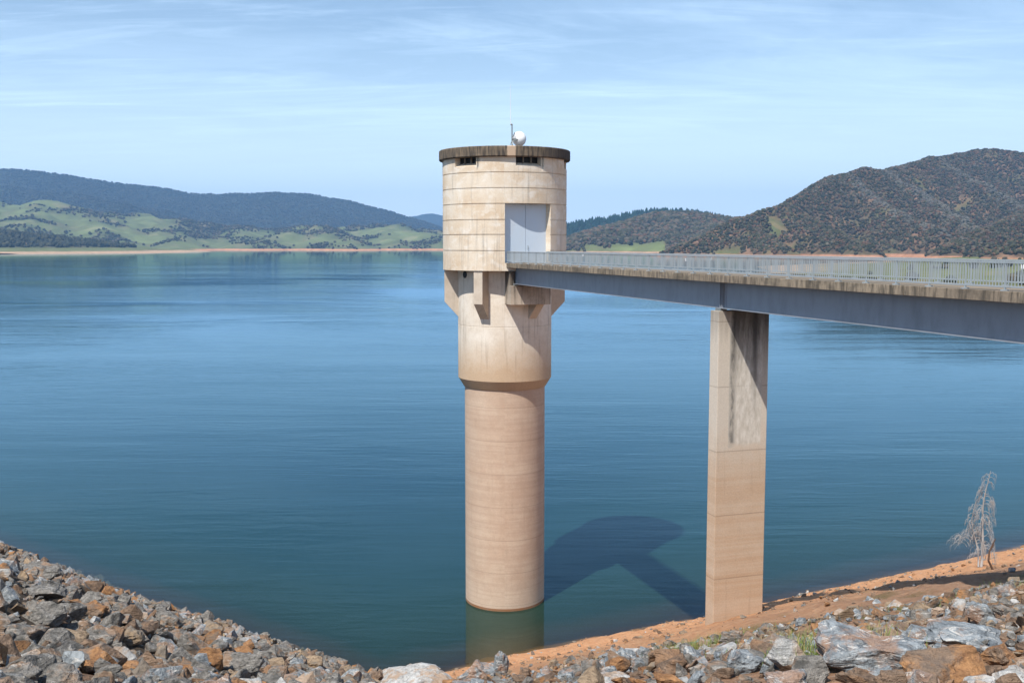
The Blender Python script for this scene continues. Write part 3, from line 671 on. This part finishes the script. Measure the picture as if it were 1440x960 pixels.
# railings
for o_, side in ((OC-1.56, -1), (OC+1.56, 1)):
    k = MB(); L0 = s1-.55
    k.box(o_-.035, o_+.035, -SL, -L0, ZR-.055, ZR); k.box(o_-.02, o_+.02, -SL, -L0, ZS1+.10, ZS1+.15); ro_ = k.build('railing', M['rail'], BR, bevel=.006)
    nb_ = int((SL-L0)/1.6); sp_ = (SL-L0)/nb_
    for i in range(nb_+1):
        s_ = L0+i*sp_
        if i: pass
        k = MB(); k.box(o_-.025, o_+.025, -s_-.018, -s_+.018, ZS1+.02, ZR-.056); k.box(o_-.12, o_+.12, -s_-.06, -s_+.06, ZS1, ZS1+.04); k.build('post', M['rail'], ro_)
        if i < nb_:
            k = MB()
            for q_ in range(1, 13):
                y_ = -s_-sp_*q_/13; k.box(o_-.011, o_+.011, y_-.011, y_+.011, ZS1+.151, ZR-.056)
            k.build('baluster_panel', M['rail'], ro_)
for s_, o_ in ((12.0, OC+1.50), (30., OC+1.50), (51., OC+1.50), (33., OC-1.50)):
    k = MB(); k.box(o_-.04, o_+.04, -s_-.05, -s_+.05, ZR-.30, ZR-.16); k.build('bulkhead_light', M['white'], BR, bevel=.02)
# abutment where the bridge lands on the bank
b = MB(); b.box(OC-1.9, OC+1.9, -SL-2.2, -SL-.02, ZG-4, ZS1-.02); b.box(OC-1.9, OC+1.9, -SL-.02, -SL+1.3, ZG-4, ZG-.002); b.build('abutment', M['slab'], BR, bevel=.03)

# ------------------------------------------------------------------ rocks
def rock_shape(seed, sub=1, flat=1.0, noise_amp=.05, npts=13, sharp=.9):
    r = random.Random(seed); bm = bmesh.new()
    for i in range(npts):
        while True:
            p = Vector((r.uniform(-1,1), r.uniform(-1,1), r.uniform(-1,1)))
            if .55 < p.length < 1.15: break
        p = p.normalized()*r.uniform(sharp, 1.05)
        q = Vector((math.copysign(abs(p.x)**.75, p.x), math.copysign(abs(p.y)**.75, p.y)*.78, math.copysign(abs(p.z)**.75, p.z)*.62*flat))
        bm.verts.new(q*.56)
    res = bmesh.ops.convex_hull(bm, input=bm.verts)
    bmesh.ops.delete(bm, geom=[v for v in bm.verts if not v.link_faces], context='VERTS')
    bmesh.ops.dissolve_limit(bm, angle_limit=R_(14), verts=bm.verts, edges=bm.edges)
    if sub:
        bmesh.ops.bevel(bm, geom=list(bm.edges), offset=.022, segments=1, affect='EDGES', profile=.5)
        bmesh.ops.triangulate(bm, faces=bm.faces)
        for _ in range(sub):
            bmesh.ops.subdivide_edges(bm, edges=[e for e in bm.edges if e.calc_length() > .09], cuts=1, use_grid_fill=True)
            bmesh.ops.triangulate(bm, faces=bm.faces)
        o_ = Vector((seed*3.7, seed*1.3, 0)); 
        for v in bm.verts:
            v.co += v.co.normalized()*(mn.noise(v.co*3.2+o_)*noise_amp*1.6+mn.noise(v.co*9+o_)*noise_amp*.7+abs(mn.noise(Vector((v.co.x*2, v.co.y*2, v.co.z*14))+o_))*noise_amp*.9)
    bmesh.ops.triangulate(bm, faces=bm.faces)
    bmesh.ops.recalc_face_normals(bm, faces=bm.faces)
    bm.verts.ensure_lookup_table(); bm.verts.index_update()
    V = np.array([v.co[:] for v in bm.verts]); Fc = np.array([[v.index for v in f.verts] for f in bm.faces]); bm.free()
    return V, Fc
LOW = [rock_shape(100+i, 0, flat=random.uniform(.6,1.2), npts=random.randint(10,15)) for i in range(16)]
MID = [rock_shape(200+i, 1, flat=random.uniform(.6,1.15), noise_amp=.035, npts=random.randint(10,15)) for i in range(14)]
def rotm(ax_, ay_, az_): return np.array(Matrix.Rotation(az_, 3, 'Z') @ Matrix.Rotation(ay_, 3, 'Y') @ Matrix.Rotation(ax_, 3, 'X'))
recs = []      # (x, y, z, size, kind, variant, rx, ry, rz, projected)
KW = {'left': [.56,.13,.08,.13,.03,.07], 'right': [.34,.22,.09,.20,.06,.09], 'bank': [.14,.07,.20,.25,.10,.24]}
def add_rocks(n, xr, yr, dens_ok, smin, smax, zone, pw=2.2, sink=.12):
    X = rng.uniform(*xr, n); Y = rng.uniform(*yr, n); H = ground_h(X, Y)
    px = 720+F*X/np.maximum(Y, .5); ok = dens_ok(X, Y, H) & (((px > -700) & (px < 2000)) | (Y < 14)) & (np.hypot(X, Y) > 4.5)
    # leave the piers of the bridge clear
    for x, y, h_ in zip(X[ok], Y[ok], H[ok]):
        s = smin+(smax-smin)*rng.random()**pw
        if math.hypot(x, y) < 26: s = min(s, .30+.022*math.hypot(x, y))
        q = Vector((x-TX, y-TY, 0)); 
        if abs(q.dot(D)-(sP-pth/2)) < .7+s/2 and abs(q.dot(N)-OC) < 1.5+s/2: continue
        k = rng.choice(6, p=KW[zone]); d_ = math.hypot(x, y)
        recs.append([x, y, h_+s*(.5-sink-.36)+rng.uniform(0,.25)*s, s, k, rng.integers(0, 14), rng.uniform(-.9,.9), rng.uniform(-.9,.9), rng.uniform(0,6.28), s/d_])
edgeL = lambda X, Y: planeL(X, Y)-planeR(X, Y)
nearR = lambda X, Y, H: (edgeL(X, Y) <= 0) & (np.hypot(X, Y) < 37+7*fbm(X/4, Y/4, 2)-np.clip(X, 0, 60)*.14)
add_rocks(38000, (-68, 6), (-4, 104), lambda X, Y, H: (edgeL(X, Y) > -1.0) & (H > -1.5) & (np.hypot(X, Y) > 13), .26, 1.15, 'left', 3.4)
add_rocks(5000, (-20, 6), (-4, 20), lambda X, Y, H: (edgeL(X, Y) > -1.0) & (np.hypot(X, Y) < 16), .14, .55, 'left', 2.6)
add_rocks(5000, (-40, 6), (6, 45), lambda X, Y, H: (edgeL(X, Y) > -1.0), .12, .40, 'left', 1.5)
add_rocks(12000, (-8, 38), (-4, 56), nearR, .16, .55, 'right', 3.2)
add_rocks(33000, (-8, 38), (-4, 44), nearR, .07, .26, 'right', 1.8)
add_rocks(26000, (-10, 60), (28, 100), lambda X, Y, H: (edgeL(X, Y) <= 0) & (H > -.3) & (rng.random(len(X)) < .35+.6*fbm(X/5, Y/5, 2)),   .06, .42, 'bank', 5.0, .25)
# hand placed large rocks: photo x of centre, y of foot, width px, height ratio, kind, label, tilt
HERO = [
 (1252,943,150,.62,'bluegrey','very large streaked blue grey boulder at lower right, left of the rust brown slab',.1,.0,21),
 (1372,908,125,.42,'bluegrey','flat grey slab over a dark gap at right with orange stained rock behind it',.06,.10,22),
 (1340,893,74,.5,'rust','orange stained rock leaning on the back of the flat grey slab at right',.1,-.15,23),
 (1381,878,50,.9,'bluegrey','pointed blue grey rock standing highest behind the flat slab at right',.2,.5,24),
 (1350,957,128,.46,'rust','long rust brown slab at lower right below the dark gap',.15,-.1,25),
 (1408,936,58,.8,'rust','bright orange brown block right of the rust brown slab',-.1,.2,26),
 (1292,905,44,.7,'bluegrey','small grey wedge between the largest boulder and the flat slab',.1,-.4,27),
 (1386,975,46,.7,'pale','pale grey rock cut by the bottom edge under the rust brown slab',.2,.1,28),
 (1428,966,58,.8,'pale','white streaked grey rock in the bottom right corner',0,.2,29),
 (1214,972,62,.7,'brown','brown and orange rock at the bottom below the largest boulder',.1,.2,30),
 (1262,972,44,.9,'rust','upright orange rock at the bottom touching the largest boulder',.6,.2,31),
 (1046,946,52,1.0,'bluegrey','triangular grey rock with an orange stained foot, below the bridge pier',.2,.35,32),
 (1108,975,62,.75,'bluegrey','blue grey rock cut by the bottom edge right of the triangular rock',.2,-.2,33),
 (1032,905,36,.8,'grey','grey wedge shaped rock just below the foot of the bridge pier',.2,-.3,34),
 (1163,893,28,.8,'bluegrey','small blue grey rock in front of the stony row right of the pier',.2,.1,35),
 (1184,899,19,.9,'tan','small tan cube shaped rock beside the small blue grey one',.0,.1,36),
 (1320,864,18,.9,'pale','cream white stone on the brown dirt at right',.0,.1,37),
 (1420,868,34,.8,'grey','grey mottled rock at the right edge above the slabs',.2,.1,38),
 (674,960,60,.85,'bluegrey','pale blue grey wedge at bottom centre leaning left of the upright slab',.1,.45,39),
 (703,950,24,1.7,'bluegrey','narrow upright slab standing like a tooth at bottom centre',.1,1.3,40),
 (568,972,116,.55,'pale','broad white grey rock at bottom centre with the water behind it',.05,.0,41),
 (812,952,44,.6,'grey','grey slanting rock between the upright slab and the brown pointed rock',.2,-.3,42),
 (882,936,36,.9,'bluegrey','blue grey rock just left of the brown pointed rock',.3,.3,43),
 (927,938,34,1.0,'brown','dark brown pointed rock right of the centre, casting a black shadow',.3,.6,44),
 (866,962,46,.5,'pale','white crusted stone at the bottom below the blue grey rock',.1,.1,45),
 (940,972,44,.8,'rust','bright orange rock cut by the bottom edge near the brown pointed rock',.2,.3,46),
 (738,965,30,.8,'brown','dull brown rock right of the upright slab at bottom centre',.2,.1,47),
 (130,915,54,.9,'grey','rounded brownish grey boulder with a deep shadow on its right, on the left slope',.15,.1,48),
 (48,876,66,.65,'grey','large grey boulder with a black hollow on its right near the left edge',.1,.2,49),
 (55,842,60,.5,'grey','broad grey slab higher on the left slope near the left edge',.1,.1,50),
 (128,866,42,.7,'rust','rust brown leaning block above the rounded boulder on the left slope',.3,.4,51),
 (236,880,44,.7,'grey','dark grey flat faced rock in the middle of the left slope',.3,.2,52),
 (182,905,36,.85,'tan','tan angular rock right of the rounded boulder on the left slope',.2,.3,53),
 (332,942,66,.5,'grey','broad pale grey slab low on the left slope',.1,.05,54),
 (20,960,60,.6,'grey','mottled grey rock in the bottom left corner',.1,.1,55),
 (245,955,36,.7,'pale','white stone near the bottom of the left slope',.2,.2,56),
 (438,940,32,.8,'tan','pale tan rock at the lower end of the left slope by the water',.2,.2,57),
 (490,955,34,.8,'tan','last tan rock of the left slope beside the broad white grey rock',.1,.2,58),
 (50,808,62,.45,'grey','long grey slab upper left, below the rusty rocks by the water',.1,.2,59),
 (175,840,40,.5,'rust','thin flat rust coloured slab above the rust brown leaning block',.05,.3,60)]
heroes = []
for (hx, hy, wpx, hr, kind, label, rx, ry, sd) in HERO:
    h_ = hit(hx, min(hy, 959)) if hy < 962 else hit(hx, hy)
    if h_ is None: h_ = (*at(hx, hy, 16)[:2], 0)
    X, Y, _ = h_; d_ = Y*cp+6*sp
    if math.hypot(X, Y) > 60 : X, Y = at(hx, hy, 17)[:2]; 
    d_ = proj(X, Y, float(ground_h(X, Y)))[2]; s = wpx*d_/F
    heroes.append((X, Y, s))
    V, Fc = rock_shape(1000+sd, 3, flat=1.0, noise_amp=.07, npts=15, sharp=.92)
    ext = V.max(0)-V.min(0); hr = hr*(.58 if wpx > 90 else .72 if hr < 1.5 else 1); V = V/ext*np.array([s, s*.8, s*hr])
    V = V@rotm(rx*.5, ry*.5 if abs(ry) < 1 else 0, 0).T; V[:,2] -= V[:,2].min()
    me = npmesh('rock', V, Fc, [RM[kind]]); o = link('rock', me)
    o.location = (X, Y+s*.3, float(ground_h(X, Y+s*.3, True))-.13*s*hr)
    tag(o, label, 'rock')
for p in [(1440,835),(1240,865),(1100,878),(1000,890),(900,905),(800,920),(700,930),(720,955),(560,955),(1200,920),(1400,900),(1380,797),(100,900),(300,900),(450,940)]: print('HIT', p, hit(*p))
# drop scattered rocks that would sit in or in front of the large ones
keep = []
HX = np.array([h[0] for h in heroes]); HY = np.array([h[1] for h in heroes]); HS = np.array([h[2] for h in heroes])
for r in recs:
    dd_ = np.hypot(HX-r[0], HY+HS*.3-r[1])
    if (dd_ < HS*.45).any() and r[3] > .1: continue
    # keep low in front of the large ones
    fr_ = (np.abs(HX-r[0]*HY/max(r[1], 1)) < HS*.5) & (r[1] < HY) & (HY-r[1] < 5)
    if fr_.any() and r[3] > .35: r[3] *= .5; r[2] = float(ground_h(r[0], r[1]))
    keep.append(r)
recs = keep
def inview(r):
    x, y, _ = proj(r[0], r[1], r[2]); return -10 < x < 1450 and y < 985
recs.sort(key=lambda r: -r[9]); big = [r for r in recs if inview(r)][:300-len(HERO)]; bigid = {id(r) for r in big}
rest = [r for r in recs if id(r) not in bigid]
kname = {'grey':'grey','bluegrey':'blue grey','rust':'rust orange','brown':'dark brown','pale':'pale whitish','tan':'tan'}
protos = {}
def shape_word(vr):
    V = MID[vr][0]; e = V.max(0)-V.min(0); q = e[2]/e[0]
    return 'flat' if q < .5 else ('blocky' if q > .68 else 'angular')
for r in big:
    x, y, _ = proj(r[0], r[1], r[2]); kind = RK[r[4]]; key = (kind, r[5])
    if key not in protos: protos[key] = npmesh('rock', *MID[r[5]], [RM[kind]])
    o = link('rock', protos[key]); o.location = r[:3]; o.rotation_euler = r[6:9]; o.scale = (r[3],)*3
    if x < 560:
        reg = ('in the bottom left corner' if x < 150 and y > 900 else 'along the bottom edge of the left slope' if y > 925 else 'near the left edge of the picture' if x < 110 else 'in the lower right end of the left slope' if x > 330 else 'in the middle of the left slope')
    else:
        reg = ('at bottom centre in front of the tower' if x < 790 else 'at the bottom between tower and pier' if x < 990 else 'at the bottom below the bridge pier' if x < 1150 else 'in the rubble around the large slabs at lower right' if x < 1330 else 'by the right edge near the bottom corner')
    tag(o, f'{shape_word(r[5])} {kname[kind]} rock in the rubble {reg}' if 'rubble' not in reg else f'{shape_word(r[5])} {kname[kind]} rock {reg}', 'rock', f'{kname[kind]} rocks {reg}')
# everything smaller: one object
def merge_rocks(name, rs, T, label):
    VV, FF, MI = [], [], []; off = 0
    for r in rs:
        V, Fc = T[r[5] % len(T)]; W = (V*r[3])@rotm(r[6], r[7], r[8]).T+np.array(r[:3])
        VV.append(W); FF.append(Fc+off); MI.append(np.full(len(Fc), r[4])); off += len(V)
    me = npmesh(name, np.concatenate(VV), np.concatenate(FF), RLIST, np.concatenate(MI))
    return tag(link(name, me), label, kind='stuff')
merge_rocks('rubble', rest, LOW, 'loose broken rubble of grey and rusty stones on both banks')
print('ROCKS', len(recs), len(big))

# ------------------------------------------------------------------ grass tufts
def grassmat(name, a, b_):
    m = NM(name); n = m.noise(m.geo(), 3, 3); return m.pbsdf(m.mix(n, a, b_), .8)
GM = [grassmat('grass_green', (.10,.16,.03), (.17,.22,.05)), grassmat('grass_dry', (.30,.22,.10), (.42,.33,.18))]
def grass(name, spots, label):
    b = MB(); mi = []
    for (px, py, n, rad, hgt, dry) in spots:
        h_ = hit(px, py)
        if h_ is None: continue
        for i in range(int(n*1.1)):
            x = h_[0]+random.gauss(0, rad); y = h_[1]+random.gauss(0, rad*1.2); z = float(ground_h(x, y))-.02
            hh_ = hgt*.85*random.uniform(.4, 1.1); a = random.uniform(0, 6.28); l = hh_*random.uniform(.15, .7); w = .0045
            dx, dy = math.cos(a), math.sin(a); k = len(b.v)
            b.v += [(x-dy*w, y+dx*w, z), (x+dy*w, y-dx*w, z), (x+dx*l*.4+dy*w*.7, y+dy*l*.4-dx*w*.7, z+hh_*.6), (x+dx*l*.4-dy*w*.7, y+dy*l*.4+dx*w*.7, z+hh_*.6), (x+dx*l, y+dy*l, z+hh_)]
            b.f += [(k,k+1,k+2,k+3), (k+3,k+2,k+4)]; q = 1 if random.random() < dry else 0; mi += [q, q]
    o = b.build(name, None); 
    for g in GM: o.data.materials.append(g)
    o.data.polygons.foreach_set('material_index', mi)
    return tag(o, label, kind='stuff')
sp_ = [(985,912,700,.8,.45,.12),(960,915,400,.6,.4,.15),(1005,905,300,.5,.4,.2),(1150,915,500,.5,.35,.4),(1160,925,300,.4,.3,.3),(1100,900,300,.5,.35,.8),(1205,900,350,.35,.35,.4),(1290,860,150,.4,.2,.1),(1275,858,120,.4,.2,.1),
       (1435,822,200,.8,.3,.2),(1195,862,100,.4,.2,.2),(250,912,250,.35,.2,.05),(268,935,200,.3,.2,.1),(800,945,120,.3,.3,.9),(850,925,100,.4,.3,.8),(1330,850,120,.5,.2,.2),(1145,940,90,.15,.35,.0),(1380,840,120,.6,.2,.3),(700,950,60,.2,.3,.9),(275,912,120,.3,.2,.05),(1240,868,100,.5,.2,.4)]
grass('grass', sp_, 'small green and dry grass tufts growing between the stones')

# ------------------------------------------------------------------ dead tree at the shore
hb = hit(1380, 797) or (40, 86, 1)
TR = empty('dead_tree', (hb[0], hb[1], float(ground_h(hb[0], hb[1])))); tag(TR, 'bare silver dead tree with drooping twigs on the orange shore at right', 'tree')
rt_ = random.Random(4)
sc = (797-657)/F*proj(hb[0], hb[1], 3)[2]        # tree height
u_ = sc/8.4
def strunk(x0, lean, ht, r0, wob):
    pts = []; 
    for i in range(12):
        t = i/11; pts.append(Vector((x0+lean*t+wob*math.sin(t*7+x0), .25*math.sin(t*4), ht*t)))
    return pts, [r0*(1-.85*i/11) for i in range(12)]
b = MB(); ta, ra = strunk(.0, .15, 8.2*u_, .085, .08); b.tube(ta, ra, 8)
t2, r2 = strunk(-.15, -.5, 5.6*u_, .055, .12); b.tube(t2, r2, 8); b.build('trunk', M['deadwood'], TR, smooth=60)
b = MB()
def droop(p, az, L, r, down, depth):
    pts = [p.copy()]; d = Vector((math.cos(az), math.sin(az)*.8, 1.6)).normalized(); q = p.copy(); st_ = L/8
    for i in range(8):
        q = q+d*st_; pts.append(q.copy()); d = (d+Vector((rt_.uniform(-.18,.18), rt_.uniform(-.18,.18), -down))).normalized()
    b.tube(pts, [r*(1-.8*i/8) for i in range(9)], 4)
    if depth > 0:
        for k in range(5 if depth > 1 else 3):
            i = rt_.randint(2, 7); droop(pts[i], az+rt_.uniform(-1.1,1.1), L*rt_.uniform(.4,.75), r*.55, down*1.5, depth-1)
def tip(tr, ht, n, env, dn=.3):
    for i in range(n):
        t = .16+.82*(i/n)**.85; k = t*11; i0 = min(int(k), 10); p = tr[i0].lerp(tr[i0+1], k-i0)
        droop(p, rt_.choice([0, math.pi])+rt_.uniform(-1.2,1.2), env*(1-t*.75)*rt_.uniform(.7,1.15)+.35, .026*(1-.5*t), dn, 2 if t < .8 else 1)
tip(ta, 8.2, 46, 1.1, .7); tip(t2, 5.6, 20, .6, .7)
for i in range(5): droop(Vector((-.5-.08*i, rt_.uniform(-.3,.3), 2.6*u_-.16*i)), math.pi+rt_.uniform(-.5,.5), 1.1, .016, .4, 2)
b.build('branch', M['deadwood'], TR)
hs = hit(1391, 800) or hb
o = None; b = MB(); b.tube([(0,0,0),(-.25,0,.5),(-.2,.05,.9),(.05,.05,1.5)], [.05,.045,.035,.02], 6); b.tube([(-.2,.05,.9),(-.02,0,1.25)], [.03,.015], 5)
o = b.build('stick', M['stick']); o.location = (hs[0]+.2, hs[1], float(ground_h(hs[0], hs[1]))-.1); tag(o, 'dark crooked stick poking up from the shore right of the dead tree', 'stick')

# ------------------------------------------------------------------ sky, sun, haze
AZ = R_(32); EL = R_(56)             # shadow direction measured from +Y towards +X
sdir = Vector((-math.sin(AZ)*math.cos(EL), -math.cos(AZ)*math.cos(EL), math.sin(EL)))
sun = bpy.data.objects.new('sun', bpy.data.lights.new('sun', 'SUN')); COL.objects.link(sun)
sun.data.energy = 5.0; sun.data.angle = R_(.65); sun.data.color = (1, .95, .87); sun.rotation_euler = sdir.to_track_quat('Z', 'Y').to_euler()
w = bpy.data.worlds.new('World'); scene.world = w; w.use_nodes = True; nt = w.node_tree; nt.nodes.clear()
class WN(NM):
    def __init__(s, nt): s.nt = nt
W = WN(nt); out = W.n('ShaderNodeOutputWorld'); bg = W.n('ShaderNodeBackground'); sky = W.n('ShaderNodeTexSky'); sky.sky_type = 'NISHITA'
sky.sun_disc = False; sky.sun_elevation = EL; sky.sun_rotation = math.atan2(sdir.x, sdir.y); sky.altitude = 400; sky.air_density = 1.15; sky.dust_density = .5; sky.ozone_density = 2.4
g = W.n('ShaderNodeTexCoord').outputs['Generated']; x, y, z = W.xyz(g); zc = W.math('ADD', W.math('MAXIMUM', z, 0), .09)
cv = W.comb(W.math('DIVIDE', x, zc), W.math('DIVIDE', y, zc), 0)
c1 = W.noise(W.scale(cv, (.55,1.5,1)), 1, 9, .66, 1.2); c2 = W.noise(W.scale(cv, (.16,.30,1)), 1, 4, .5, .4)
rotn = W.n('ShaderNodeMapping'); W.set(rotn, 0, cv); rotn.inputs[2].default_value = (0, 0, R_(-24)); rotn.inputs[3].default_value = (.3, 1.3, 1)
c3 = W.noise(rotn.outputs[0], 1, 9, .68, 2.4)
rot2 = W.n('ShaderNodeMapping'); W.set(rot2, 0, cv); rot2.inputs[2].default_value = (0, 0, R_(22)); rot2.inputs[3].default_value = (.5, 2.2, 1)
c4 = W.noise(rot2.outputs[0], 1, 8, .62, 2.0)
cl = W.math('MULTIPLY', W.mr(c1, .42, .74), W.mr(c2, .36, .60))
cl = W.math('ADD', W.math('MULTIPLY', cl, .75), W.math('MULTIPLY', W.mr(c3, .50, .76), .55))
cl = W.math('ADD', cl, W.math('MULTIPLY', W.mr(c4, .56, .74), .4))
lowh = W.mr(z, -.02, .26, .88, .0, True)
cl = W.math('MINIMUM', W.math('ADD', W.math('MULTIPLY', cl, .92), lowh), .95)
col = W.mix(cl, sky.outputs[0], (5.9, 7.8, 9.9, 1))
col = W.mix(W.mr(z, .0, .16, .8, 0, True), col, (7.6, 9.0, 10.3, 1)); W.set(bg, 0, col); W.set(bg, 1, .106); nt.links.new(bg.outputs[0], out.inputs[0])

b = MB(); b.box(-15900, 15900, -400, 17200, -13, 900)
hm = bpy.data.materials.new('haze_air'); hm.use_nodes = True; hm.node_tree.nodes.clear()
ho = hm.node_tree.nodes.new('ShaderNodeOutputMaterial'); pv_ = hm.node_tree.nodes.new('ShaderNodeVolumePrincipled')
pv_.inputs['Color'].default_value = (.30,.58,1,1); pv_.inputs['Density'].default_value = 5.6e-5; pv_.inputs['Anisotropy'].default_value = 0
hm.node_tree.links.new(pv_.outputs[0], ho.inputs['Volume'])
tag(b.build('haze', hm), 'thin blue haze over the reservoir', kind='stuff')

vs = scene.view_settings; scene.display_settings.display_device = 'sRGB'
vs.view_transform = 'Standard'; vs.look = 'None'; vs.gamma = 1; vs.exposure = 0.42; vs.use_curve_mapping = False
scene.render.engine = 'CYCLES'; scene.cycles.max_bounces = 6; scene.cycles.volume_bounces = 0; scene.cycles.transparent_max_bounces = 8
scene.render.resolution_x = 1024; scene.render.resolution_y = 682
